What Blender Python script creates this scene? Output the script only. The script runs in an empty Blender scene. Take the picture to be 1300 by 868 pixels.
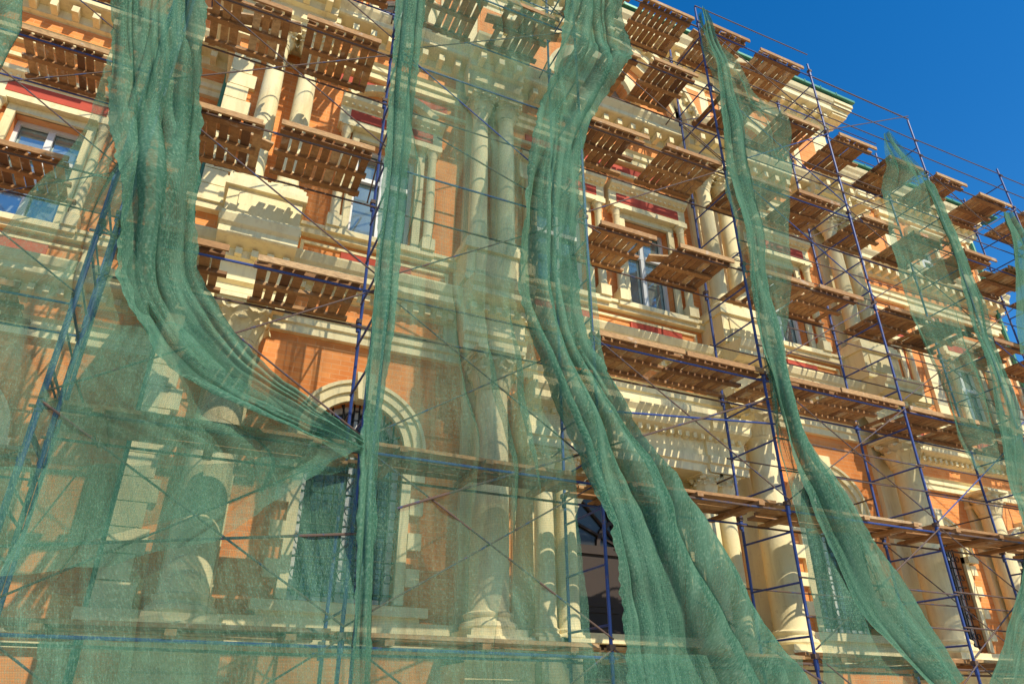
import bpy, math, random
from mathutils import Vector, noise as mn
random.seed(7)
scene=bpy.context.scene
scene.view_settings.view_transform='Standard'
scene.view_settings.look='None'
scene.view_settings.exposure=0

# ------------------------------------------------------------ mesh builder
class MB:
    def __init__(s): s.v=[];s.f=[];s.t=[];s.cur=0.5
    def add(s,vs,fs,t=None):
        o=len(s.v); s.v+=[tuple(p) for p in vs]
        for f in fs:
            s.f.append(tuple(o+i for i in f)); s.t.append(s.cur if t is None else t)
    def quad(s,a,b,c,d): s.add([a,b,c,d],[(0,1,2,3)])
    def box(s,x0,x1,y0,y1,z0,z1,t=None):
        vs=[(x0,y0,z0),(x1,y0,z0),(x1,y1,z0),(x0,y1,z0),(x0,y0,z1),(x1,y0,z1),(x1,y1,z1),(x0,y1,z1)]
        s.add(vs,[(0,3,2,1),(4,5,6,7),(0,1,5,4),(1,2,6,5),(2,3,7,6),(3,0,4,7)],t)
    def obox(s,c,ax,ay,az,t=None):
        c=Vector(c);ax=Vector(ax);ay=Vector(ay);az=Vector(az);vs=[]
        for k in (-1,1):
            for a,b in ((-1,-1),(1,-1),(1,1),(-1,1)): vs.append(c+ax*a+ay*b+az*k)
        s.add(vs,[(0,3,2,1),(4,5,6,7),(0,1,5,4),(1,2,6,5),(2,3,7,6),(3,0,4,7)],t)
    def rod(s,p0,p1,r,n=8,t=None):
        p0=Vector(p0);p1=Vector(p1);d=(p1-p0)
        if d.length<1e-5:return
        d.normalize();u=d.orthogonal().normalized();w=d.cross(u);vs=[]
        for p in (p0,p1):
            for i in range(n):
                a=2*math.pi*i/n; vs.append(p+u*(r*math.cos(a))+w*(r*math.sin(a)))
        fs=[(i,(i+1)%n,n+(i+1)%n,n+i) for i in range(n)]
        fs+=[tuple(range(n-1,-1,-1)),tuple(range(n,2*n))]
        s.add(vs,fs,t)
    def lathe(s,cx,cy,prof,n=24):
        vs=[];m=len(prof)
        for r,z in prof:
            for i in range(n):
                a=2*math.pi*i/n; vs.append((cx+r*math.cos(a),cy+r*math.sin(a),z))
        fs=[]
        for k in range(m-1):
            for i in range(n):
                j=(i+1)%n; fs.append((k*n+i,k*n+j,(k+1)*n+j,(k+1)*n+i))
        s.add(vs,fs)
    def prof_x(s,x0,x1,yw,prof):
        n=len(prof);vs=[(x0,yw-o,z) for o,z in prof]+[(x1,yw-o,z) for o,z in prof]
        fs=[(i,i+1,n+i+1,n+i) for i in range(n-1)]
        fs+=[tuple(range(n)),tuple(range(2*n-1,n-1,-1))]
        s.add(vs,fs)
    def prof_y(s,y0,y1,xw,prof,sg):
        n=len(prof);vs=[(xw+sg*o,y0,z) for o,z in prof]+[(xw+sg*o,y1,z) for o,z in prof]
        fs=[(i,i+1,n+i+1,n+i) for i in range(n-1)]
        fs+=[tuple(range(n)),tuple(range(2*n-1,n-1,-1))]
        s.add(vs,fs)
    def ring(s,xc,zc,r0,r1,yb,yf,a0=0,a1=180,n=28):
        vs=[]
        for i in range(n+1):
            a=math.radians(a0+(a1-a0)*i/n);c,q=math.cos(a),math.sin(a)
            vs+=[(xc+r0*c,yf,zc+r0*q),(xc+r1*c,yf,zc+r1*q),(xc+r1*c,yb,zc+r1*q),(xc+r0*c,yb,zc+r0*q)]
        fs=[]
        for i in range(n):
            o=4*i
            for k in range(4): fs.append((o+k,o+(k+1)%4,o+4+(k+1)%4,o+4+k))
        fs+=[(0,1,2,3),(4*n,4*n+1,4*n+2,4*n+3)]
        s.add(vs,fs)
    def wall(s,x0,x1,z0,z1,y,ops,depth=.32):
        cur=x0
        for (xc,w,zb,zs,arch) in sorted(ops):
            l=xc-w/2;r=xc+w/2;yd=y+depth
            s.quad((cur,y,z0),(l,y,z0),(l,y,z1),(cur,y,z1))
            if zb>z0+1e-4:
                s.quad((l,y,z0),(r,y,z0),(r,y,zb),(l,y,zb))
            s.quad((l,y,zb),(r,y,zb),(r,yd,zb),(l,yd,zb))
            s.quad((l,y,zb),(l,yd,zb),(l,yd,zs),(l,y,zs))
            s.quad((r,y,zb),(r,yd,zb),(r,yd,zs),(r,y,zs))
            if arch:
                n=20;R=w/2;pp=[(xc-R*math.cos(math.pi*i/n),zs+R*math.sin(math.pi*i/n)) for i in range(n+1)]
                for a,b in zip(pp,pp[1:]):
                    s.quad((a[0],y,a[1]),(b[0],y,b[1]),(b[0],y,z1),(a[0],y,z1))
                    s.quad((a[0],y,a[1]),(b[0],y,b[1]),(b[0],yd,b[1]),(a[0],yd,a[1]))
            else:
                s.quad((l,y,zs),(r,y,zs),(r,y,z1),(l,y,z1))
                s.quad((l,y,zs),(r,y,zs),(r,yd,zs),(l,yd,zs))
            cur=r
        s.quad((cur,y,z0),(x1,y,z0),(x1,y,z1),(cur,y,z1))
    def make(s,name,mat,parent=None,smooth=False):
        me=bpy.data.meshes.new(name);me.from_pydata(s.v,[],s.f);me.update()
        at=me.attributes.new('tint','FLOAT','FACE')
        at.data.foreach_set('value',s.t)
        me.materials.append(mat)
        if smooth:
            for p in me.polygons:p.use_smooth=True
            try: me.set_sharp_from_angle(angle=math.radians(38))
            except Exception: pass
        ob=bpy.data.objects.new(name,me);scene.collection.objects.link(ob)
        if parent: ob.parent=parent
        return ob
def empty(name):
    e=bpy.data.objects.new(name,None);scene.collection.objects.link(e);return e

# ------------------------------------------------------------ materials
class NT:
    def __init__(s,name):
        s.m=bpy.data.materials.new(name);s.m.use_nodes=True;s.t=s.m.node_tree;s.n=s.t.nodes
        s.p=s.n['Principled BSDF'];s.out=s.n['Material Output']
    def new(s,k,**kw):
        n=s.n.new(k)
        for a,b in kw.items(): setattr(n,a,b)
        return n
    def l(s,a,b): s.t.links.new(a,b)
    def noise(s,vec,scale,detail=4,rough=.6):
        n=s.new('ShaderNodeTexNoise');n.inputs['Scale'].default_value=scale;n.inputs['Detail'].default_value=detail;n.inputs['Roughness'].default_value=rough
        s.l(vec,n.inputs['Vector']);return n.outputs['Fac']
    def ramp(s,fac,stops):
        r=s.new('ShaderNodeValToRGB');e=r.color_ramp.elements
        while len(e)<len(stops): e.new(.5)
        for el,(p,c) in zip(e,stops): el.position=p;el.color=(*c,1) if len(c)==3 else c
        s.l(fac,r.inputs['Fac']);return r.outputs['Color']
    def mix(s,f,a,b,mode='MIX'):
        m=s.new('ShaderNodeMix',data_type='RGBA',blend_type=mode)
        for sock,v in ((m.inputs['Factor'],f),(m.inputs[6],a),(m.inputs[7],b)):
            if hasattr(v,'links'): s.l(v,sock)
            elif isinstance(v,(int,float)): sock.default_value=v
            else: sock.default_value=(*v,1)
        return m.outputs[2]
    def math(s,op,a,b=0.0,clamp=False):
        m=s.new('ShaderNodeMath',operation=op,use_clamp=clamp)
        for i,v in enumerate((a,b)):
            if hasattr(v,'links'): s.l(v,m.inputs[i])
            else: m.inputs[i].default_value=v
        return m.outputs[0]
    def bump(s,h,strength=.3,dist=.01):
        b=s.new('ShaderNodeBump');b.inputs['Strength'].default_value=strength;b.inputs['Distance'].default_value=dist
        s.l(h,b.inputs['Height']);s.l(b.outputs['Normal'],s.p.inputs['Normal'])
    def obj(s): return s.new('ShaderNodeTexCoord').outputs['Object']
    def mp(s,vec,sc):
        m=s.new('ShaderNodeMapping');m.inputs['Scale'].default_value=sc;s.l(vec,m.inputs['Vector']);return m.outputs['Vector']

def mat_brick():
    k=NT('brick_orange');o=k.obj()
    sep=k.new('ShaderNodeSeparateXYZ');k.l(o,sep.inputs[0])
    cb=k.new('ShaderNodeCombineXYZ');k.l(k.math('ADD',sep.outputs[0],sep.outputs[1]),cb.inputs[0]);k.l(sep.outputs[2],cb.inputs[1])
    b=k.new('ShaderNodeTexBrick');k.l(cb.outputs[0],b.inputs['Vector'])
    b.inputs['Scale'].default_value=1;b.inputs['Brick Width'].default_value=.26;b.inputs['Row Height'].default_value=.078
    b.inputs['Mortar Size'].default_value=.006;b.inputs['Mortar Smooth'].default_value=.3
    b.inputs['Color1'].default_value=(.86,.30,.075,1);b.inputs['Color2'].default_value=(.73,.225,.05,1);b.inputs['Mortar'].default_value=(.78,.38,.16,1)
    n=k.noise(o,1.3,5,.65);c=k.mix(k.ramp(n,[(.42,(0,0,0)),(.80,(.75,.75,.75))]),b.outputs['Color'],(.88,.41,.14))
    n2=k.noise(k.mp(o,(3,3,.35)),1.2,5,.6);c=k.mix(k.math('MULTIPLY',k.ramp(n2,[(.52,(0,0,0)),(.8,(1,1,1))]),.4),c,(.38,.15,.055))
    k.l(c,k.p.inputs['Base Color']);k.p.inputs['Roughness'].default_value=.9
    k.bump(k.math('ADD',b.outputs['Fac'],k.noise(o,40,3)),.35,-.006);return k.m
def mat_trim(name='cream_plaster',c0=(.83,.67,.35),c1=(.90,.79,.49),dirt=(.44,.29,.12),amt=.5):
    k=NT(name);o=k.obj()
    c=k.mix(k.noise(o,2.2,4),c0,c1)
    st=k.noise(k.mp(o,(5,5,.6)),1.4,5,.65)
    c=k.mix(k.math('MULTIPLY',k.ramp(st,[(.5,(0,0,0)),(.78,(1,1,1))]),amt),c,dirt)
    sp=k.noise(o,9,4,.7);c=k.mix(k.math('MULTIPLY',k.ramp(sp,[(.58,(0,0,0)),(.72,(1,1,1))]),.3),c,dirt)
    k.l(c,k.p.inputs['Base Color']);k.p.inputs['Roughness'].default_value=.85
    k.bump(k.noise(o,25,4,.7),.35,.01);return k.m
def mat_wood():
    k=NT('weathered_planks');o=k.obj()
    a=k.new('ShaderNodeAttribute',attribute_name='tint')
    g=k.noise(k.mp(o,(14,14,40)),1.0,5,.7)
    base=k.ramp(a.outputs['Fac'],[(0,(.17,.08,.035)),(.35,(.40,.20,.075)),(.7,(.54,.31,.13)),(1,(.64,.46,.26))])
    c=k.mix(k.math('MULTIPLY',k.ramp(g,[(.4,(0,0,0)),(.7,(1,1,1))]),.6),base,(.15,.07,.03))
    sp=k.noise(o,5,4);c=k.mix(k.math('MULTIPLY',k.ramp(sp,[(.6,(0,0,0)),(.68,(1,1,1))]),.4),c,(.58,.50,.40))
    k.l(c,k.p.inputs['Base Color']);k.p.inputs['Roughness'].default_value=.85
    k.bump(g,.5,.008);return k.m
def mat_metal(name,c,rust,thr,rough=.5):
    k=NT(name);o=k.obj();n=k.noise(o,6,5,.7)
    col=k.mix(k.ramp(n,[(thr,(0,0,0)),(thr+.08,(1,1,1))]),c,rust)
    k.l(col,k.p.inputs['Base Color']);k.p.inputs['Roughness'].default_value=rough;k.bump(n,.3,.004);return k.m
def mat_plain(name,c,rough=.6,metal=0,var=.25):
    k=NT(name);o=k.obj();n=k.noise(o,4,4)
    col=k.mix(n,tuple(x*(1-var) for x in c),tuple(min(1,x*(1+var)) for x in c))
    k.l(col,k.p.inputs['Base Color']);k.p.inputs['Roughness'].default_value=rough;k.p.inputs['Metallic'].default_value=metal;return k.m
def mat_net(name,base=.5,streak=.5,g=1.0):
    k=NT(name);uv=k.new('ShaderNodeTexCoord').outputs['UV']
    w1=k.new('ShaderNodeTexWave',bands_direction='X');w2=k.new('ShaderNodeTexWave',bands_direction='Y')
    for w,sc in ((w1,14.0),(w2,12.0)):
        w.inputs['Scale'].default_value=sc;w.inputs['Distortion'].default_value=.8;w.inputs['Detail'].default_value=0;k.l(uv,w.inputs['Vector'])
    f=k.noise(k.mp(uv,(1,.4,1)),60,1,.6)
    lg=k.noise(k.mp(uv,(4.0,.3,1)),1.6,4,.65)
    big=k.noise(uv,.8,2,.5)
    m=k.math('ADD',k.math('MULTIPLY',w1.outputs['Fac'],.09),k.math('MULTIPLY',w2.outputs['Fac'],.08))
    m=k.math('ADD',m,k.math('MULTIPLY',k.math('SUBTRACT',f,.5),.40))
    m=k.math('ADD',m,k.math('MULTIPLY',k.math('SUBTRACT',lg,.5),streak))
    m=k.math('ADD',m,k.math('MULTIPLY',k.math('SUBTRACT',big,.5),.4))
    al=k.math('ADD',m,base-.085)
    cl=k.new('ShaderNodeClamp');k.l(al,cl.inputs[0]);cl.inputs['Min'].default_value=.08;cl.inputs['Max'].default_value=.96
    q=lambda c:tuple(x*g for x in c)
    c=k.mix(k.ramp(lg,[(.35,(0,0,0)),(.7,(1,1,1))]),q((.070,.215,.135)),q((.165,.34,.22)))  # paler green mixed in by noise: net highlights painted into the colour
    c=k.mix(k.math('MULTIPLY',k.ramp(f,[(.5,(0,0,0)),(.75,(1,1,1))]),.6),c,q((.34,.49,.34)))
    d=k.new('ShaderNodeBsdfDiffuse');tr=k.new('ShaderNodeBsdfTranslucent');k.l(c,d.inputs[0]);k.l(c,tr.inputs[0])
    mx=k.new('ShaderNodeMixShader');mx.inputs[0].default_value=.32;k.l(d.outputs[0],mx.inputs[1]);k.l(tr.outputs[0],mx.inputs[2])
    tp=k.new('ShaderNodeBsdfTransparent');m2=k.new('ShaderNodeMixShader');k.l(cl.outputs[0],m2.inputs[0]);k.l(tp.outputs[0],m2.inputs[1]);k.l(mx.outputs[0],m2.inputs[2])
    k.l(m2.outputs[0],k.out.inputs['Surface']);k.n.remove(k.p);return k.m

BR=mat_brick();TR=mat_trim();WD=mat_wood()
STN=mat_trim('plinth_stone',(.50,.42,.28),(.60,.52,.36),(.25,.19,.12),.6)
RED=mat_plain('red_panel_paint',(.50,.07,.035),.8)
BLUE=mat_metal('blue_painted_steel',(.025,.06,.24),(.14,.09,.08),.60)
RUST=mat_metal('rusty_steel',(.12,.07,.05),(.04,.06,.15),.55,.7)
IRON=mat_plain('black_wrought_iron',(.02,.02,.022),.5,.5)
WHITE=mat_plain('white_window_frame',(.75,.75,.72),.4,0,.05)
GLASS=NT('window_glass');GLASS.p.inputs['Base Color'].default_value=(.40,.50,.48,1);GLASS.p.inputs['Metallic'].default_value=.65;GLASS.p.inputs['Roughness'].default_value=.06
GLASS.bump(GLASS.noise(GLASS.obj(),1.5,2),.08,.05);GLASS=GLASS.m
GLASSD=NT('ground_floor_glass');GLASSD.p.inputs['Base Color'].default_value=(.05,.07,.08,1);GLASSD.p.inputs['Metallic'].default_value=.3;GLASSD.p.inputs['Roughness'].default_value=.1;GLASSD=GLASSD.m
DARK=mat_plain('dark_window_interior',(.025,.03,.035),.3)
DOOR=mat_plain('dark_wood_door',(.035,.02,.014),.7)
ROOF=mat_plain('green_roof_sheet',(.06,.24,.15),.45,.2)

# ------------------------------------------------------------ building
B=empty('palace_building')
wall=MB();tr=MB();col=MB();red=MB();fr=MB();gl=MB();gld=MB();dk=MB();ir=MB();st=MB();rf=MB();door=MB()
XL,XR=-.8,13.4; WY=1.7; X0,X1=-16.0,21.7
COLX=[.1,3.75,8.87,12.5]
WX=[1.92,10.7]; CX=[5.32,7.28]; CEN=6.3
WINGW=[-13.0,-9.8,-6.6,-3.4,16.0,19.2]
def arch_ops(xs,w,zb,zs): return [(x,w,zb,zs,True) for x in xs]
def rect_ops(xs,w,zb,zt): return [(x,w,zb,zt,False) for x in xs]
g_ris=arch_ops(WX,1.35,2.9,4.95)+[(CEN,2.1,1.0,3.95,True)]
g_wing=arch_ops(WINGW,1.3,2.9,4.95)
wall.wall(XL,XR,.9,6.6,0,g_ris)
wall.wall(XL,XR,6.6,11.95,0,rect_ops(WX+CX,1.05,8.4,10.45))
wall.wall(XL,XR,11.95,15.7,0,arch_ops(WX,1.0,13.35,14.1)+arch_ops([CEN],1.9,13.3,13.9))
for a,b in ((X0,XL),(XR,X1)):
    w=[x for x in WINGW if a<x<b]
    wall.wall(a,b,.9,6.6,WY,[o for o in g_wing if a<o[0]<b])
    wall.wall(a,b,6.6,11.95,WY,rect_ops(w,1.05,8.4,10.45))
    wall.wall(a,b,11.95,15.7,WY,rect_ops(w,.9,13.4,14.6))
for x in (XL,XR): wall.quad((x,0,.9),(x,WY,.9),(x,WY,15.7),(x,0,15.7))
for x in (X0,X1): wall.quad((x,WY,0),(x,16,0),(x,16,15.7),(x,WY,15.7))
wall.quad((X0,16,0),(X1,16,0),(X1,16,15.7),(X0,16,15.7))
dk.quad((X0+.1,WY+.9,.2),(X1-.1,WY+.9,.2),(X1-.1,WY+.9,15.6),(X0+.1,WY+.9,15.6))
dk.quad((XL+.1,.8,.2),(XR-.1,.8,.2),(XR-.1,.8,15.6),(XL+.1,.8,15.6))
for a,b,y in ((XL-.06,XR+.06,0),(X0,XL-.06,WY),(XR+.06,X1+.05,WY)):
    st.prof_x(a,b,y,[(-.3,0),(.28,0),(.28,.55),(.22,.62),(.2,.9),(.12,.96),(-.3,.96)])
for x in (XL,XR): st.box(x-.12,x+.12,0.02,WY,0,.95)

def cornice(prof,rx,ressaut,yoff,den=None):
    zs=[(o,z) for o,z in prof]
    tr.prof_x(XL,XR,0,zs)
    for sg,x in ((-1,XL),(1,XR)):
        tr.prof_y(0,WY,x,[(o,z+.003) for o,z in zs],sg)
        for (o,z),(o2,z2) in zip(zs,zs[1:]):
            if abs(z2-z)>.02 and min(o,o2)>.02:
                oo=max(o,o2)-.002
                xa,xb=(x-oo,x) if sg<0 else (x,x+oo)
                tr.box(xa,xb,-oo,0.0,min(z,z2),max(z,z2)-.001)
    tr.prof_x(X0,XL,WY,[(o,z+.001) for o,z in zs]);tr.prof_x(XR,X1,WY,[(o,z+.001) for o,z in zs])
    tr.prof_y(WY,16,X1,[(o,z+.004) for o,z in zs],1)
    for x in rx:
        tr.prof_x(x-ressaut,x+ressaut,0,[(o+yoff,z+(.004 if i else -.004)) for i,(o,z) in enumerate(zs)]+[(0,zs[-1][1]+.004)])
    if den:
        z0,z1,o0,o1,w,step=den
        def run(a,b,y):
            n=int((b-a)/step)
            for i in range(n):
                x=a+(i+.5)*(b-a)/n
                tr.box(x-w/2,x+w/2,y-o1,y-o0,z0,z1)
        run(XL,XR,0)
        for x in rx: run(x-ressaut,x+ressaut,-yoff)
        run(X0,XL,WY);run(XR,X1,WY)
P1=[(0,6.5),(.10,6.5),(.10,6.62),(.14,6.64),(.14,6.74),(.20,6.78),(.08,6.80),(.08,7.14),(.17,7.16),(.17,7.28),(.40,7.34),(.43,7.36),(.43,7.46),(.48,7.5),(.53,7.6),(.53,7.63),(0,7.70)]
cornice(P1,COLX,.52,.50,(7.17,7.27,.16,.26,.09,.19))
P2=[(0,11.95),(.10,11.95),(.10,12.08),(.15,12.1),(.15,12.2),(.2,12.24),(.08,12.26),(.08,12.62),(.17,12.64),(.17,12.82),(.45,12.86),(.48,12.88),(.48,12.98),(.56,13.08),(.58,13.13),(0,13.20)]
cornice(P2,COLX,.56,.38,(12.66,12.80,.16,.40,.11,.33))
P3=[(0,15.35),(.1,15.35),(.1,15.5),(.18,15.56),(.18,15.75),(.50,15.8),(.53,15.82),(.53,15.95),(.62,16.05),(.66,16.15),(0,16.2)]
cornice(P3,[],.5,0,(15.6,15.74,.17,.42,.12,.36))
ed=[XL]+[v for x in COLX for v in (x-.56,x+.56)]+[XR]
for z0,z1 in ((6.82,7.12),(12.29,12.59)):
    for i in range(0,len(ed),2):
        if ed[i+1]-ed[i]>.3: wall.box(ed[i]+.12,ed[i+1]-.12,-.095,-.05,z0,z1)
    for a,b in ((X0,XL),(XR,X1)):
        wall.box(a+.1,b-.1,WY-.095,WY-.05,z0,z1)
def band(z0,z1,o,segs=None):
    for a,b,y in (segs or ((XL-o,XR+o,0),(X0,XL,WY),(XR,X1,WY))):
        tr.box(a,b,y-o,y+.02,z0,z1)
band(8.22,8.34,.13);band(8.34,8.40,.17);band(11.6,11.68,.06);band(2.55,2.68,.16);band(2.38,2.45,.1)
for x,y,sg in ((XL,0,1),(XR,0,-1),(X0,WY,1),(X1,WY,-1),(XR,WY,1)):
    a,b=(x,x+sg*.3);a,b=min(a,b),max(a,b)
    for z0,z1 in ((2.69,6.49),(8.41,11.59),(13.2,15.34)):
        z=z0
        while z<z1-.1:
            e=.0 if int(round((z-z0)/.3))%2 else .09
            zz=min(z+.285,z1);tr.box(a-(e if sg<0 else .035),b+(e if sg>0 else .035),y-.075,y+.02,z,zz);z+=.3
def leafcap(cx,cy,z0,r,h):
    col.lathe(cx,cy,[(r*.86,z0),(r*.98,z0+.03),(r*1.0,z0+.05),(r*.86,z0+.08),(r*.86,z0+h*.55),(r*1.0,z0+h*.75),(r*1.28,z0+h*.88)],20)
    for tier,(zb,hh,off) in enumerate(((z0+.06,h*.40,0),(z0+h*.30,h*.42,.5))):
        for i in range(8):
            a=2*math.pi*(i+off)/8;c,s_=math.cos(a),math.sin(a);tx,ty=-s_,c
            pts=[(r*.88,zb,.12),(r*1.0,zb+hh*.45,.15),(r*1.14,zb+hh*.85,.13),(r*1.38,zb+hh,.09),(r*1.42,zb+hh*.82,.03)]
            vs=[]
            for rr,z,w in pts:
                w=w*r/.26
                for q in (-1,0,1): vs.append((cx+(rr+(.03 if q==0 else 0))*c+tx*w*q,cy+(rr+(.03 if q==0 else 0))*s_+ty*w*q,z))
            fs=[]
            for k in range(4):
                for q in range(2): fs.append((3*k+q,3*k+q+1,3*k+q+4,3*k+q+3))
            col.add(vs,fs)
    for i in range(4):
        a=math.pi/4+i*math.pi/2;c,s_=math.cos(a),math.sin(a)
        p=(cx+r*1.42*c,cy+r*1.42*s_,z0+h*.82)
        col.rod((p[0]-s_*.05,p[1]+c*.05,p[2]),(p[0]+s_*.05,p[1]-c*.05,p[2]),r*.24,10)
        col.rod((cx+r*.9*c,cy+r*.9*s_,z0+h*.5),p,r*.12,6)
    w=r*1.42
    col.box(cx-w,cx+w,cy-w,cy+w,z0+h*.90,z0+h)
    col.box(cx-w*.9,cx+w*.9,cy-w*.9,cy+w*.9,z0+h*.86,z0+h*.90)
def column(cx,cy,z0,z1,r,caph):
    w=r*1.42
    col.box(cx-w,cx+w,cy-w,cy+w,z0,z0+.09*r/.28)
    zb=z0+.09*r/.28;k=r/.28
    pr=[(r*1.36,zb),(r*1.42,zb+.04*k),(r*1.36,zb+.09*k),(r*1.18,zb+.11*k),(r*1.14,zb+.15*k),(r*1.22,zb+.18*k),(r*1.22,zb+.21*k),(r*1.05,zb+.235*k),(r,zb+.27*k)]
    zt=z1-caph
    for i in range(1,13):
        t=i/12;pr.append((r*(1-.15*t**1.8),zb+.27*k+(zt-zb-.27*k)*t))
    col.lathe(cx,cy,pr,28)
    leafcap(cx,cy,zt,r,caph)
for x in COLX:
    tr.box(x-.52,x+.52,-.98,.02,0,.35);tr.box(x-.46,x+.46,-.9,.02,.35,2.2);tr.prof_x(x-.46,x+.46,0,[(.90,2.2),(.94,2.22),(.98,2.3),(.98,2.4),(.93,2.5),(0,2.5)])
    tr.box(x-.33,x+.33,-.925,-.85,.6,2.0)
    tr.box(x-.3,x+.3,-.1,.02,2.69,6.49)
    column(x,-.5,2.5,6.5,.27,.62)
    tr.box(x-.52,x+.52,-.62,.02,7.7,8.35);tr.box(x-.56,x+.56,-.67,.02,7.73,7.83);tr.box(x-.57,x+.57,-.68,.02,8.35,8.47);tr.box(x-.54,x+.54,-.65,.02,8.47,8.56)
    tr.box(x-.36,x+.36,-.645,-.6,7.9,8.28)
    tr.box(x-.42,x-.12,-.08,.02,8.56,11.94);tr.box(x+.12,x+.42,-.08,.02,8.56,11.94)
    for d in (-.26,.26): column(x+d,-.38,8.56,11.95,.165,.42)
    tr.box(x-.5,x+.5,-.16,.02,13.2,15.34);tr.box(x-.56,x+.56,-.2,.02,13.2,13.5);tr.box(x-.55,x+.55,-.2,.02,15.1,15.3);wall.box(x-.3,x+.3,-.17,-.1,13.7,14.95)
for x in [-5.0,-8.2,-11.4,14.4,17.6,20.8]:
    for z0,z1,w,o in ((2.69,6.49,.24,.12),(8.41,11.9,.2,.1),(13.2,15.34,.24,.08)):
        tr.box(x-w,x+w,WY-o,WY+.02,z0,z1);tr.box(x-w-.07,x+w+.07,WY-o-.06,WY+.02,z0,z0+.2)
        tr.box(x-w-.04,x+w+.04,WY-o-.04,WY+.02,z1-.34,z1-.26);tr.box(x-w-.09,x+w+.09,WY-o-.09,WY+.02,z1-.14,z1)
for x in (14.4,17.6,20.8):
    tr.box(x-.42,x+.42,WY-.8,WY,0,2.5);column(x,WY-.4,2.5,6.5,.26,.6)

def arched_window(xc,w,zb,zs,y):
    R=w/2
    n=24;yg=y+.26
    pts=[(xc-R,yg,zb),(xc+R,yg,zb)]+[(xc+R*math.cos(math.pi*i/n),yg,zs+R*math.sin(math.pi*i/n)) for i in range(n+1)]
    gld.add(pts,[tuple(range(len(pts)))])
    fr.ring(xc,zs,R-.08,R+.01,y+.25,y+.19)
    for a,b in ((xc-R,xc-R+.08),(xc-.035,xc+.035),(xc+R-.08,xc+R)): fr.box(a,b,y+.19,y+.25,zb,zs if a!=xc-.035 else zs+R-.05)
    fr.box(xc-R,xc+R,y+.185,y+.252,zs-.04,zs+.04);fr.box(xc-R,xc+R,y+.185,y+.252,zb,zb+.08)
    tr.ring(xc,zs,R+.0,R+.12,y+.02,y-.07);tr.ring(xc,zs,R+.12,R+.24,y+.02,y-.12);tr.ring(xc,zs,R+.24,R+.29,y+.02,y-.16)
    for sg in (-1,1):
        a,b=sorted((xc+sg*R,xc+sg*(R+.13)));tr.box(a,b,y-.07,y+.02,zb,zs)
        a,b=sorted((xc+sg*(R-.0),xc+sg*(R+.34)));tr.box(a,b,y-.18,y+.02,zs-.14,zs-.0)
        z=zb
        i=0
        while z<zs-.2:
            if i%2:
                a,b=sorted((xc+sg*(R+.13),xc+sg*(R+.32)));tr.box(a,b,y-.09,y+.02,z,min(z+.225,zs-.15))
            z+=.235;i+=1
    tr.add([(xc-.09,y-.22,zs+R-.03),(xc+.09,y-.22,zs+R-.03),(xc+.14,y-.22,zs+R+.38),(xc-.14,y-.22,zs+R+.38),(xc-.09,y+.02,zs+R-.03),(xc+.09,y+.02,zs+R-.03),(xc+.14,y+.02,zs+R+.38),(xc-.14,y+.02,zs+R+.38)],[(0,1,2,3),(0,4,5,1),(1,5,6,2),(2,6,7,3),(3,7,4,0)])
    tr.box(xc-R-.42,xc+R+.42,y-.24,y+.02,zb-.16,zb-.04);tr.box(xc-R-.34,xc+R+.34,y-.14,y+.02,zb-.28,zb-.16)
    yi=y+.06
    nb=9
    for i in range(1,nb):
        x=xc-R+2*R*i/nb;zt=zs+math.sqrt(max(0,R*R-(x-xc)**2));ir.rod((x,yi,zb),(x,yi,zt),.014,5)
    z=zb+.12
    while z<zs: ir.rod((xc-R,yi,z),(xc+R,yi,z),.014,5);z+=.42
    z=zb+.33
    while z<zs+.1:
        for i in range(0,nb):
            x=xc-R+2*R*(i+.5)/nb
            q=.062
            for a in range(6):
                a0=a*math.pi/3;a1=(a+1)*math.pi/3
                ir.rod((x+q*math.cos(a0),yi-.012,z+q*math.sin(a0)),(x+q*math.cos(a1),yi-.012,z+q*math.sin(a1)),.009,4)
        z+=.42
    for i in range(1,8):
        a=math.pi*i/8;ir.rod((xc+.2*math.cos(a),yi-.01,zs+.2*math.sin(a)),(xc+R*math.cos(a),yi-.01,zs+R*math.sin(a)),.014,5)
    for q in (.2,.42):
        for i in range(12):
            a0=math.pi*i/12;a1=math.pi*(i+1)/12
            ir.rod((xc+q*math.cos(a0),yi-.012,zs+q*math.sin(a0)),(xc+q*math.cos(a1),yi-.012,zs+q*math.sin(a1)),.011,4)
for x in WX: arched_window(x,1.35,2.9,4.95,0)
for x in WINGW: arched_window(x,1.3,2.9,4.95,WY)

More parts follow.
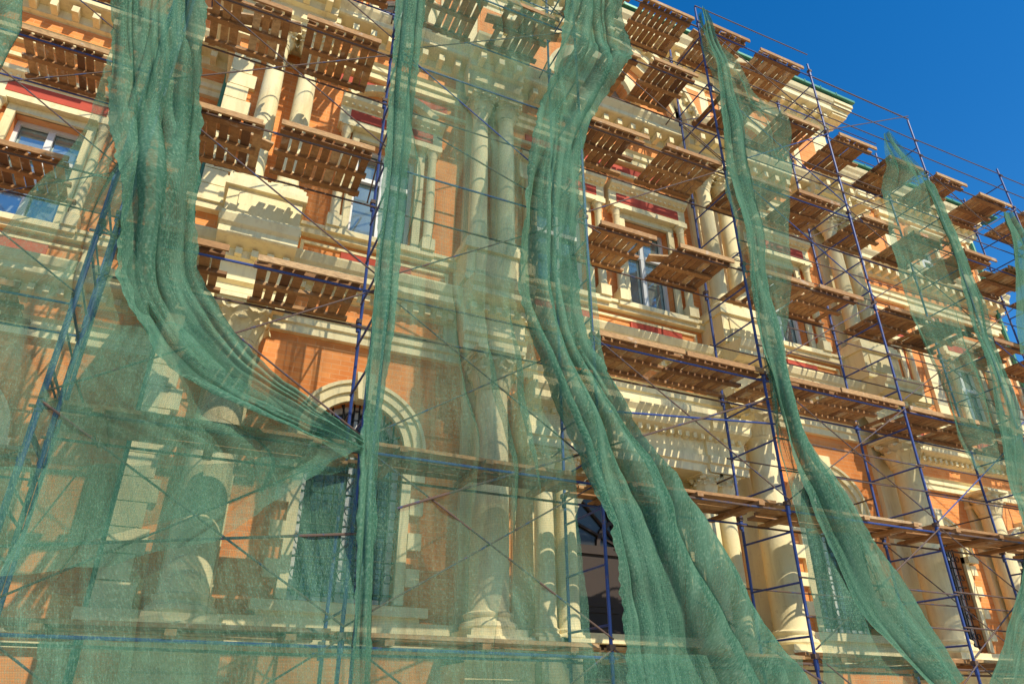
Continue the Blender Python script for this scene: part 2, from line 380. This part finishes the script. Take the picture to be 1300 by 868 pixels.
def rect_window(xc,w,zb,zt,y,aed=True):
    l,r=xc-w/2,xc+w/2
    gl.quad((l,y+.26,zb),(r,y+.26,zb),(r,y+.262,zt),(l,y+.262,zt))
    f=.065
    for a,b in ((l,l+f),(r-f,r),(xc-.05,xc+.05)): fr.box(a,b,y+.18,y+.24,zb,zt)
    zm=zb+(zt-zb)*.68
    for a,b in ((zb,zb+f),(zt-f,zt),(zm-.045,zm+.045)): fr.box(l+.001,r-.001,y+.176,y+.242,a,b)
    tr.box(l-.13,l,y-.06,y+.02,zb,zt);tr.box(r,r+.13,y-.06,y+.02,zb,zt);tr.box(l-.13,r+.13,y-.062,y+.02,zt,zt+.13)
    tr.box(l-.36,r+.36,y-.2,y+.02,zb-.1,zb+.0)
    if aed:
        for sg in (-1,1):
            cx=xc+sg*(w/2+.25);z1=zt+.12
            col.box(cx-.11,cx+.11,y-.24,y,zb,zb+.22)
            col.lathe(cx,y-.13,[(.10,zb+.22),(.105,zb+.25),(.08,zb+.29),(.08,zb+1.0),(.068,z1-.22),(.085,z1-.19),(.07,z1-.17),(.09,z1-.08),(.11,z1-.05)],14)
            col.box(cx-.11,cx+.11,y-.245,y,z1-.05,z1)
        z=zt+.13
        tr.prof_x(l-.4,r+.4,y,[(0,z),(.2,z),(.2,z+.1),(.16,z+.11),(.16,z+.42),(.2,z+.44),(.30,z+.5),(.32,z+.58),(0,z+.62)])
        red.box(l-.22,r+.22,y-.172,y-.1,z+.16,z+.37)
        n=int((w+.8)/.11)
        for i in range(n):
            x=l-.38+(w+.76)*(i+.5)/n;tr.box(x-.025,x+.025,y-.24,y-.15,z+.425,z+.475)
        red.box(l-.05,r+.05,y-.03,y+.02,7.8,8.1)
    else:
        tr.prof_x(l-.3,r+.3,y,[(0,zt+.13),(.1,zt+.13),(.1,zt+.3),(.24,zt+.38),(.24,zt+.44),(0,zt+.47)])
for x in WX+CX: rect_window(x,1.05,8.4,10.45,0)
for x in WINGW: rect_window(x,1.05,8.4,10.45,WY)
for x in WINGW: rect_window(x,.9,13.4,14.6,WY,False)
for x in WX:
    gl.ring(x,14.1,0.0,.5,.27,.26);gl.quad((x-.5,.262,13.35),(x+.5,.262,13.35),(x+.5,.262,14.1),(x-.5,.262,14.1))
    fr.ring(x,14.1,.43,.51,.24,.18);fr.box(x-.03,x+.03,.18,.24,13.35,14.58);fr.box(x-.5,x-.43,.18,.24,13.35,14.1);fr.box(x+.43,x+.5,.18,.24,13.35,14.1);fr.box(x-.5,x+.5,.178,.242,14.06,14.13)
    tr.ring(x,14.1,.5,.68,.02,-.08);tr.ring(x,14.1,.68,.78,.02,-.14)
    tr.box(x-.68,x-.5,-.08,.02,13.3,14.1);tr.box(x+.5,x+.68,-.08,.02,13.3,14.1);tr.box(x-.85,x+.85,-.16,.02,13.22,13.32)
    tr.ring(x,10.6,1.05,1.2,.02,-.14,45,135)
tr.box(4.45,5.05,-.62,.02,0,2.5);tr.box(7.55,8.15,-.62,.02,0,2.5)
for x in (4.62,4.98,7.62,7.98):
    column(x,-.42,2.5,5.15,.15,.38)
PP=[(0,5.15),(.62,5.15),(.62,5.28),(.66,5.3),(.66,5.42),(.60,5.44),(.60,5.72),(.66,5.75),(.80,5.8),(.83,5.84),(.83,5.94),(.89,6.02),(.89,6.06),(0,6.14)]
tr.prof_x(4.3,8.3,0,PP)
for i in range(26):
    x=4.38+i*.153;tr.box(x-.035,x+.035,-.73,-.6,5.68,5.77)
tr.prof_x(4.3-.05,4.3+.75,0,[(o+.06,z-.003) for o,z in PP[1:-1]]+[(0,6.142)])
tr.prof_x(8.3-.75,8.3+.05,0,[(o+.06,z-.003) for o,z in PP[1:-1]]+[(0,6.142)])
tr.box(4.5,8.1,-.4,.02,6.14,6.42)
for (r0,r1,y) in ((1.05,1.18,-.1),(1.18,1.3,-.16),(1.3,1.38,-.22)): tr.ring(CEN,3.95,r0,r1,.02,y)
for sg in (-1,1):
    a,b=sorted((CEN+sg*1.05,CEN+sg*1.3));tr.box(a,b,-.13,.02,1,3.8);a,b=sorted((CEN+sg*1.03,CEN+sg*1.42));tr.box(a,b,-.2,.02,3.8,3.95)
tr.box(4.3,CEN-1.3,-.04,.02,2.7,5.15);tr.box(CEN+1.3,8.3,-.04,.02,2.7,5.15)
n=20
for i in range(n):
    a0=math.pi*i/n;a1=math.pi*(i+1)/n
    p=[(CEN+1.36*math.cos(a0),-.035,3.95+1.36*math.sin(a0)*.88),(CEN+1.36*math.cos(a1),-.035,3.95+1.36*math.sin(a1)*.88)]
    tr.quad(p[0],p[1],(p[1][0],-.035,5.16),(p[0][0],-.035,5.16))
tr.add([(CEN-.12,-.3,4.98),(CEN+.12,-.3,4.98),(CEN+.2,-.64,5.15),(CEN-.2,-.64,5.15),(CEN-.12,0,4.9),(CEN+.12,0,4.9)],[(0,1,2,3),(0,1,5,4)])
for sg in (-1,1):
    a,b=sorted((CEN+sg*.02,CEN+sg*1.05))
    door.box(a,b,.2,.26,1.0,3.85)
    for z0,z1 in ((1.15,1.9),(2.0,2.9),(3.0,3.75)):
        door.box(a+.12,b-.12,.17,.2,z0,z1);door.box(a+.2,b-.2,.15,.17,z0+.08,z1-.08)
door.box(CEN-1.05,CEN+1.05,.16,.28,3.85,3.98)
gl2=MB();gl2.ring(CEN,3.97,0,1.04,.24,.23);gl2.make('door_fanlight',DARK,B)
for i in range(1,8):
    a=math.pi*i/8;door.rod((CEN,.2,3.98),(CEN+1.03*math.cos(a),.2,3.98+1.03*math.sin(a)),.025,5)
door.ring(CEN,3.97,.4,.46,.22,.18);door.ring(CEN,3.97,.98,1.05,.26,.16)
for i in range(6):
    st.box(4.4,8.2,-1.2-.3*(5-i),.2,.0+i*.165,.165+i*.165)
tr.ring(CEN,13.2,2.12,2.3,.02,-.16);tr.ring(CEN,13.2,2.3,2.52,.02,-.3);tr.ring(CEN,13.2,2.52,2.62,.4,-.42)
for i in range(1,30):
    a=math.pi*i/30;c,s_=math.cos(a),math.sin(a)
    tr.obox((CEN+2.47*c,-.34,13.2+2.47*s_),(.045*s_,0,-.045*c),(0,.05,0),(.04*c,0,.04*s_))
gl.ring(CEN,13.9,0,.95,.27,.26);gl.quad((CEN-.95,.262,13.3),(CEN+.95,.262,13.3),(CEN+.95,.262,13.9),(CEN-.95,.262,13.9))
tr.ring(CEN,13.9,.95,1.2,.02,-.1)
for d in (-.95,-.32,.32,.95): fr.box(CEN+d-.04,CEN+d+.04,.17,.24,13.3,13.9+math.sqrt(max(0,.9-d*d)))
fr.box(CEN-.95,CEN+.95,.168,.242,13.86,13.94)
def frame(x0,x1,z0,z1,y,w=.05,o=.04):
    tr.box(x0,x1,y-o,y+.02,z0,z0+w);tr.box(x0,x1,y-o,y+.02,z1-w,z1);tr.box(x0,x0+w,y-o+.002,y+.02,z0+w,z1-w);tr.box(x1-w,x1,y-o+.002,y+.02,z0+w,z1-w)
for a,b in ((.72,3.13),(9.5,11.9),(4.4,8.2)):
    frame(a,b,7.76,8.14,0)
    if a!=4.4: frame(a,a+.45,13.4,15.1,0);frame(b-.45,b,13.4,15.1,0)
for x in WINGW:
    frame(x-1.1,x+1.1,7.76,8.14,WY)
red.box(.9,2.95,-.02,.02,11.72,11.88);red.box(9.7,11.7,-.02,.02,11.72,11.88);red.box(4.6,8.0,-.02,.02,11.72,11.88)
def roofslab(x0,x1,y,z):
    rf.add([(x0-.72,y-.72,z),(x1+.72,y-.72,z),(x1+.72,y-.72,z+.07),(x0-.72,y-.72,z+.07),(x0+3,8,z+3.6),(x1-3,8,z+3.6),(x0-.72,y-.3,z),(x1+.72,y-.3,z)],[(0,1,2,3),(3,2,5,4),(0,1,7,6)])
    x=x0-.6
    while x<x1+.6:
        rf.box(x-.015,x+.015,y-.73,y-.68,z+.02,z+.1);x+=.55
roofslab(XL,XR,0,16.22);roofslab(X0,X1,WY,16.225)
rf.quad((X1+.72,WY-.72,16.29),(X1+.72,16,16.29),(X1-3,8,19.8),(X1-3,8,19.8))
for x,y in ((-.98,1.5),(13.62,1.5),(21.5,1.55)):
    rf.rod((x,y,.6),(x,y,15.3),.06,10)
wall.make('brick_walls',BR,B);tr.make('cornices_and_trim',TR,B);col.make('columns',TR,B,True);red.make('red_panels',RED,B)
fr.make('window_frames',WHITE,B);gl.make('window_glass',GLASS,B);gld.make('arched_window_glass',GLASSD,B);dk.make('interior_darkness',DARK,B);ir.make('window_grilles',IRON,B)
st.make('stone_plinth_and_steps',STN,B);rf.make('green_roof',ROOF,B);door.make('entrance_door',DOOR,B)

# ------------------------------------------------------------ scaffolding
S=empty('scaffolding')
pol=MB();rod=MB();pl=MB()
LV=[2.3,4.3,6.35,8.4,10.5,12.65,14.5]
PX=[-1.5,1.57,4.64,7.71,10.78,13.85,16.92,19.99,23.06]
TOP={-1.5:16.5,1.57:16.5,4.64:16.4,7.71:15.0,10.78:14.75,13.85:14.3,16.92:13.9,19.99:13.6,23.06:13.0}
YF,YB=-2.0,-1.0
def frame_pair(x,yf,yb,top):
    jx=random.uniform(-.03,.03)
    pol.rod((x,yf,0),(x+jx,yf,top),.022,8);pol.rod((x+.02,yb,0),(x-jx,yb,top-.2),.022,8)
    z=1.2
    while z<top-.3:
        pol.rod((x,yf,z),(x,yb,z),.015,6);z+=.68
    for q in LV:
        if q<top:
            for y in (yf,yb):
                pol.rod((x,y,q-.14),(x,y,q-.02),.032,8); rod.obox((x,y,q+.02),(.035,0,0),(0,.04,0),(0,0,.03))
for x in PX: frame_pair(x,YF,YB,TOP[x])
pol.rod((-1.36,YF,0),(-1.34,YF,9.2),.02,8);pol.rod((1.7,YF+.02,0),(1.72,YF,16),.02,8)
LX=[-1.9,-4.97,-8.04,-11.1]; LYF,LYB=-.15,.85
for x in LX: frame_pair(x,LYF,LYB,16.5)
def plank_y(x0,x1,yf,yb,z,t0=.5,missing=.04):
    w=.136;n=max(2,int(round((x1-x0)/w)))
    tilt=random.uniform(-.008,.008)
    for i in range(n):
        if random.random()<missing: continue
        xc=x0+(i+.5)*w+random.uniform(-.008,.008);ww=random.uniform(.048,.059)
        a=yf-random.uniform(.0,.05);b=yb+random.uniform(.0,.06)
        t=min(1,max(0,random.gauss(t0,.25)));dx=random.uniform(-.012,.012)
        pl.obox((xc,(a+b)/2,z+.02+tilt*(i-n/2)*.3+random.uniform(-.003,.005)),(ww,dx,0),(dx,(b-a)/2,0),(0,0,.014),t)
    for y in (yf+.08,(yf+yb)/2,yb-.08):
        pl.obox(((x0+x1)/2,y,z-.022),((x1-x0)/2+random.uniform(-.02,.05),random.uniform(-.01,.01),0),(0,.045,0),(0,0,.022),random.uniform(.1,.6))
    pl.obox(((x0+x1)/2,yf-.075,z-.012),((x1-x0)/2+.02,0,0),(0,.016,0),(0,0,.04),random.uniform(.3,.8))
def plank_x(x0,x1,yf,yb,z):
    n=4;w=(yb-yf)/n
    for i in range(n):
        yc=yf+(i+.5)*w;a=x0-random.uniform(0,.25);b=x1+random.uniform(0,.25)
        t=min(1,max(0,random.gauss(.55,.25)))
        pl.obox(((a+b)/2,yc,z+.022+random.uniform(0,.03)),((b-a)/2,random.uniform(-.03,.03),random.uniform(-.015,.015)),(0,w/2-.02,0),(0,0,.021),t)
    for q in (.12,.5,.88):
        x=x0+(x1-x0)*q;pl.obox((x,(yf+yb)/2,z-.03),(.05,0,0),(0,(yb-yf)/2+.1,0),(0,0,.028),random.uniform(.2,.7))
def bay(x0,x1,yf,yb,levels,two=True,top=99):
    for z in levels:
        if z>top: continue
        if z==LV[1] or z==LV[0]:
            plank_x(x0+.15,x1-.15,yf+.08,yb,z+random.uniform(-.03,.03));continue
        c=(x0+x1)/2
        if z==LV[2] and x0>4:
            plank_y(x0+.08,c-.03,yf,yb,z+random.uniform(-.05,.05),.55,.08);plank_y(c+.05,x1-.08,yf,yb,z+random.uniform(-.05,.05),.55,.08);continue
        for d in ((-.72,.72) if two else (0,)):
            h=random.uniform(.48,.60)
            dd=d+random.uniform(-.10,.10)
            plank_y(c+dd-h,c+dd+h,yf+.0,yb,z+random.uniform(-.07,.07),random.uniform(.3,.7))
            if random.random()<.25:
                a=random.uniform(-.3,.3)
                pl.obox((c+dd,yf+.4,z+.12),(.7,.7*a,.02),(-.09*a,.09,0),(0,0,.016),.8)
bay(-1.5,1.57,YF,YB,LV)
bay(1.57,4.64,YF,YB,[LV[0],LV[1],LV[5],LV[6]])
for i in range(2,8): bay(PX[i],PX[i+1],YF,YB,LV,top=TOP[PX[i+1]]+.1)
for a,b in ((LX[1],LX[0]),(LX[2],LX[1]),(LX[3],LX[2])):
    for z in LV[:2]: plank_x(a+.1,b-.1,LYF,LYB,z)
    for z in LV[2:]: plank_y(b-1.75,b-.6,LYF,LYB,z,.4);plank_y(a+.1,a+.9,LYF,LYB,z,.4)
def ledgers(x0,x1,yf,yb,top,dense):
    for z in LV:
        if z>top: continue
        for y in (yf+.03,yb-.03):
            (pol if random.random()<.4 else rod).rod((x0-.1,y,z-.08),(x1+.1,y,z-.08+random.uniform(-.02,.02)),.016,6)
        if dense:
            for h in (.5,1.0):
                if z+h<top+.3: rod.rod((x0-.05,yf-.03,z+h),(x1+.05,yf-.03,z+h+random.uniform(-.06,.06)),.012,6)
            if z+1<top: rod.rod((x0-.05,yb+.03,z+1.0),(x1+.05,yb+.03,z+1.0),.012,6)
for i in range(8): ledgers(PX[i],PX[i+1],YF,YB,min(TOP[PX[i]],TOP[PX[i+1]])+.2,i>=3)
for i in range(3): ledgers(LX[i+1],LX[i],LYF,LYB,16.4,False)
def xb(x0,x1,y,z0,z1,r=.011,which=3,m=None):
    m=m or rod
    if which&1: m.rod((x0,y-.04,z0),(x1,y-.04,z1),r,6)
    if which&2: m.rod((x0,y-.065,z1),(x1,y-.065,z0),r,6)
for (a,b) in zip(PX,PX[1:]):
    for z0,z1 in ((.3,2.3),(2.4,4.25),(4.35,6.3),(6.45,8.4),(8.5,10.5),(10.6,12.6),(12.7,14.4)):
        if z1>min(TOP[a],TOP[b])+.3: continue
        r=random.random()
        if a<4 : w=3 if z0<5 or r<.3 else (1 if r<.6 else 2)
        elif a<7: w=0 if r<.4 else (1 if r<.7 else 2)
        else: w=3 if r<.5 else (1 if r<.75 else 2)
        xb(a,b,YF,z0,z1,.011,w,random.choice((rod,rod,rod,pol)))
        if a>7 and random.random()<.6: xb(a,b,YB+.1,z0,z1,.011,random.choice((1,2)))
for i in range(3):
    for z0,z1 in ((2.4,4.3),(6.4,8.4),(8.5,10.5),(10.6,12.6)): xb(LX[i+1],LX[i],LYF,z0,z1)
rod.rod((2.0,-2.09,3.6),(7.9,-2.09,6.0),.014,6);pol.rod((4.7,-2.07,5.2),(7.7,-2.07,5.5),.014,6)
rod.rod((7.7,-2.1,2.0),(4.7,-2.1,3.4),.014,6);rod.rod((-1.5,-2.06,2.9),(1.6,-2.06,3.3),.014,6)
rod.rod((2.2,-2.0,9.1),(4.9,-2.0,8.2),.014,6)
for x in PX[:-2]:
    for z in (5.0,9.2,13.0): rod.rod((x,YB,z),(x+.1,0.05 if x<13.4 and x>-.8 else WY,z+.02),.013,6)
pol.make('poles',BLUE,S,True);rod.make('braces_and_rails',RUST,S,True);pl.make('plank_decks',WD,S)

# ------------------------------------------------------------ netting
NETS={
'A':[(-2.14,10.39,-1.42,10.85),(-1.94,8.57,-1.07,9.15),(-1.95,7.34,-0.8,7.65),(-2.25,6.04,-0.62,6.32),(-2.50,5.21,-0.5,5.73),(-2.6,4.6,-0.14,5.05),(-2.6,4.07,0.5,4.53),(-2.5,3.51,1.5,4.16),(-2.11,2.42,1.52,3.99)],
'B':[(-2.41,3.45,1.54,4.03),(-2.18,2.77,1.61,3.09),(-1.99,2.2,1.66,2.35),(-1.8,1.66,1.7,1.4)],
'P':[(-1.25,5.05,-0.25,5.15),(-1.3,4.5,.75,4.5),(-1.25,3.9,1.5,4.12),(-1.28,3.2,1.2,3.85),(-1.3,2.6,.3,3.05)],
'C':[(-2.26,10.32,-1.36,10.85),(-1.95,8.73,-1.03,9.15),(-1.62,7.4,-0.76,7.66),(-1.35,6.45,-0.60,6.56),(-1.2,5.63,-0.45,5.96),(-0.85,5.05,-0.24,5.61),(-0.35,4.62,0.09,5.19),(0.15,4.40,0.51,4.85),(0.82,4.16,0.97,4.52),(1.53,4.07,1.52,4.25)],
'D':[(1.41,12.63,4.56,14.62),(1.48,10.43,4.39,11.89),(1.5,9.0,4.22,10.14),(1.53,7.61,3.95,8.44),(1.52,6.05,3.9,6.65),(1.52,4.81,4.04,5.49),(1.58,3.74,4.14,4.05),(1.64,2.79,4.25,2.96),(1.72,1.4,4.32,1.4)],
'E':[(1.32,12.58,1.8,12.88),(1.41,8.96,1.78,9.12),(1.47,5.82,1.75,5.88),(1.54,3.9,1.74,3.93),(1.71,1.4,1.88,1.4)],
'F':[(4.64,14.73,5.43,15.68),(4.25,12.6,5.55,12.46),(3.95,10.95,5.45,11.9),(3.75,10.2,4.96,10.8),(3.60,9.4,4.53,9.74),(3.45,8.12,4.34,8.4),(3.45,6.93,4.26,7.18),(3.58,5.95,4.33,6.24),(3.86,5.20,4.60,5.7),(4.15,4.58,4.98,5.09),(4.40,3.82,5.38,4.4),(4.55,3.10,6.0,3.58),(4.68,2.44,6.55,2.78),(4.66,1.5,7.15,1.8)],
'G':[(4.02,10.58,4.59,10.84),(4.05,9.24,4.61,9.46),(4.0,7.73,4.62,7.92),(4.01,6.43,4.67,6.58),(4.16,5.51,4.73,5.17),(4.34,4.68,4.83,4.33)],
'H':[(7.59,14.56,7.66,14.53),(7.61,12.61,8.75,12.92),(7.59,11.36,9.5,12.15),(7.49,9.82,9.07,10.37),(7.55,8.34,8.67,8.49),(7.59,7.14,8.17,6.99),(7.59,6.18,7.83,6.09),(7.59,5.17,8.0,5.11),(7.59,4.24,8.55,4.23),(7.66,3.4,9.01,3.72),(7.69,2.71,9.5,2.89),(7.59,1.88,10.29,2.11)],
'I':[(7.6,14.65,7.74,14.62),(7.61,12.61,8.01,12.69),(7.57,10.96,8.11,11.17),(7.58,9.33,8.08,9.49),(7.58,7.88,8.04,8.0),(7.55,6.71,7.96,6.8),(7.58,5.91,7.93,5.98),(7.68,5.06,8.14,5.25),(7.90,4.24,8.55,4.57),(8.25,3.48,8.97,3.95),(8.58,2.75,9.46,3.3),(9.1,2.15,9.9,2.55),(9.4,1.7,10.15,2.1)],
'J':[(12.63,13.32,12.83,13.4),(12.36,12.4,13.58,12.06),(11.8,11.12,13.8,11.36),(11.65,10.07,13.65,9.88),(11.42,8.55,13.42,8.33),(11.62,7.43,13.39,7.3),(11.77,6.08,13.24,6.32),(12.11,5.28,13.1,5.41)],
'K':[(13.25,12.16,13.58,12.06),(13.31,10.78,13.79,10.93),(13.28,9.58,13.82,9.73),(13.16,8.27,13.73,8.49),(13.02,7.23,13.64,7.35),(12.84,5.96,13.59,6.22),(12.58,4.8,13.28,5.15),(12.13,3.73,12.75,3.78),(11.28,2.76,12.41,2.81),(10.61,1.92,12.16,2.04)],
'L':[(16.04,12.14,16.29,12.17),(15.37,10.56,16.49,10.88),(14.85,9.03,16.04,9.31),(14.45,8.02,15.58,8.26)],
'M':[(-3.51,9.1,-3.12,9.33),(-3.46,8.45,-2.89,8.76),(-3.36,8.12,-2.81,8.47),(-3.23,7.69,-2.82,7.89)],
'O':[(-0.93,2.17,7.05,2.27),(-0.8,1.3,6.92,1.3)],
}
def cr(p0,p1,p2,p3,t):
    return .5*((2*p1)+(-p0+p2)*t+(2*p0-5*p1+4*p2-p3)*t*t+(-p0+3*p1-3*p2+p3)*t*t*t)
def net(rows,mat,nu,nvp,folds,A,Bf,yb,wr=.04,seed=0,edge=.03):
    Ls=[Vector((r[0],0,r[1])) for r in rows];Rs=[Vector((r[2],0,r[3])) for r in rows];m=len(rows)
    def ev(P,i,t):
        return cr(P[max(i-1,0)],P[i],P[min(i+1,m-1)],P[min(i+2,m-1)],t)
    vs=[];uvs=[];length=0;prev=None;rowsn=0
    for i in range(m-1):
        seglen=((Ls[i]+Rs[i])/2-(Ls[i+1]+Rs[i+1])/2).length
        k=max(4,int(seglen*nvp))
        for q in range(k+(1 if i==m-2 else 0)):
            t=q/k;L=ev(Ls,i,t);R=ev(Rs,i,t);c=(L+R)/2
            if prev is not None: length+=(c-prev).length
            prev=c;w=(R-L).length;d=(R-L)/max(w,1e-4)
            s0=length
            sw=mn.noise(Vector((s0*.3,seed*3.1,0)))*1.6
            for j in range(nu+1):
                u=j/nu
                ph=2*math.pi*folds*(u+.18*mn.noise(Vector((u*3,s0*.35,seed)))) +sw+1.6*mn.noise(Vector((u*2.5,s0*.5,seed+9)))
                amp=max(.0,.5+1.5*mn.noise(Vector((u*folds*.6,s0*.4,seed+20))))
                a2=max(0,.1+1.1*mn.noise(Vector((u*3,s0*.5,seed+31))))
                ph2=2.63*ph+2*mn.noise(Vector((u*4,s0*.4,seed+40)))
                P=L.lerp(R,u)
                P=P+d*(Bf*w/max(folds,1)*(math.sin(ph)*amp+.35*a2*math.sin(ph2)))
                y=yb-A*((0.5+.5*math.cos(ph))*amp+.25*a2*math.cos(ph2))
                y+=wr*mn.noise(Vector((P.x*1.1,P.z*.8,seed)))*2.4+wr*.3*mn.noise(Vector((P.x*5,P.z*3,seed+3)))
                y=-2.035-math.log(1+math.exp((-2.035-y)*40))/40
                if j in(0,nu):
                    P=P+Vector((edge*mn.noise(Vector((s0*2.3,seed,j)))+edge*.6*mn.noise(Vector((s0*9,seed,j))),0,0))
                P.z+=.03*mn.noise(Vector((P.x*3,P.z*3,seed+5)))
                vs.append((P.x,y,P.z));uvs.append((u*max(w,.3)*(1+3*Bf)+seed,length))
            rowsn+=1
    fs=[]
    for a in range(rowsn-1):
        for j in range(nu):
            o=a*(nu+1)+j;fs.append((o,o+1,o+nu+2,o+nu+1))
    me=bpy.data.meshes.new('safety_netting');me.from_pydata(vs,[],fs);me.update()
    ul=me.uv_layers.new(name='UVMap')
    for lp in me.loops: ul.data[lp.index].uv=uvs[lp.vertex_index]
    me.materials.append(mat)
    for p in me.polygons:p.use_smooth=True
    ob=bpy.data.objects.new('safety_netting',me);scene.collection.objects.link(ob);return ob
NL=mat_net('green_netting_thin',.37,.5);NM=mat_net('green_netting',.48,.55,.95);ND=mat_net('green_netting_bunched',.80,.55,.85)
net(NETS['A'],NM,130,26,5,.22,.17,-2.10,.14,1)
net(NETS['C'],ND,90,34,3.0,.20,.24,-2.24,.08,2,.06)
net(NETS['B'],NM,130,26,5,.14,.12,-2.10,.12,3)
net(NETS['P'],NL,110,26,3.0,.16,.14,-2.30,.12,21,.05)
net(NETS['D'],NL,130,26,6,.16,.16,-2.10,.14,4)
net(NETS['E'],ND,34,30,2.0,.08,.25,-2.16,.03,5)
net(NETS['F'],ND,110,34,3.2,.22,.25,-2.22,.10,6,.07)
net(NETS['G'],NM,40,26,2.0,.08,.12,-2.12,.06,7)
net(NETS['H'],NM,70,28,2.8,.13,.16,-2.12,.08,8)
net(NETS['I'],ND,44,32,1.9,.12,.20,-2.22,.05,9)
net(NETS['J'],NM,60,26,3,.10,.10,-2.10,.06,10)
net(NETS['K'],ND,44,30,1.9,.12,.20,-2.20,.05,11)
net(NETS['L'],ND,36,30,2.2,.10,.2,-2.18,.04,12)
net(NETS['M'],ND,36,30,2.5,.12,.25,-2.2,.04,13)
net(NETS['O'],NL,120,26,8,.10,.08,-2.3,.08,14)

# ------------------------------------------------------------ ground
k=NT('paving');o=k.obj();b=k.new('ShaderNodeTexBrick');k.l(o,b.inputs['Vector']);b.inputs['Scale'].default_value=1;b.inputs['Brick Width'].default_value=.4;b.inputs['Row Height'].default_value=.2;b.inputs['Mortar Size'].default_value=.006
b.inputs['Color1'].default_value=(.42,.38,.32,1);b.inputs['Color2'].default_value=(.36,.32,.27,1);b.inputs['Mortar'].default_value=(.16,.14,.12,1)
k.l(k.mix(k.math('MULTIPLY',k.noise(o,.8,6),.5),b.outputs['Color'],(.46,.41,.33)),k.p.inputs['Base Color']);k.p.inputs['Roughness'].default_value=.9;PAV=k.m
g=MB();g.quad((-600,-600,0),(600,-600,0),(600,600,0),(-600,600,0));g.make('ground',mat_plain('asphalt',(.16,.15,.14),.9))
g=MB();g.box(-30,40,-18,-.0,-.2,.12);g.make('pavement',PAV)
g=MB();g.box(-30,40,-18.16,-18.003,-.2,.125);g.make('kerb',STN)

# ------------------------------------------------------------ light, sky
EL=math.radians(43);AZ=math.radians(161)
w=bpy.data.worlds.new('World');scene.world=w;w.use_nodes=True;nt=w.node_tree
sky=nt.nodes.new('ShaderNodeTexSky');sky.sky_type='NISHITA';sky.sun_disc=False;sky.sun_elevation=EL;sky.sun_rotation=AZ;sky.dust_density=.1;sky.ozone_density=2.0;sky.air_density=1.0
hs=nt.nodes.new('ShaderNodeHueSaturation');hs.inputs['Saturation'].default_value=1.42;hs.inputs['Hue'].default_value=.503;hs.inputs['Value'].default_value=1.25
nt.links.new(sky.outputs[0],hs.inputs['Color']);nt.links.new(hs.outputs[0],nt.nodes['Background'].inputs['Color']);nt.nodes['Background'].inputs['Strength'].default_value=.15
sd=bpy.data.lights.new('sun','SUN');sd.energy=5.0;sd.angle=math.radians(.5);sd.color=(1,.92,.74)
so=bpy.data.objects.new('sun',sd);scene.collection.objects.link(so)
to=Vector((math.sin(AZ)*math.cos(EL),math.cos(AZ)*math.cos(EL),math.sin(EL)))
so.rotation_euler=to.to_track_quat('Z','Y').to_euler();so.location=to*60
cd=bpy.data.cameras.new('camera');co=bpy.data.objects.new('camera',cd);scene.collection.objects.link(co)
co.location=(0,-9.5,1.6);co.rotation_euler=(math.radians(118),0,math.radians(-24.4))
cd.sensor_width=36;cd.lens=900/1300*36;cd.clip_end=3000;scene.camera=co
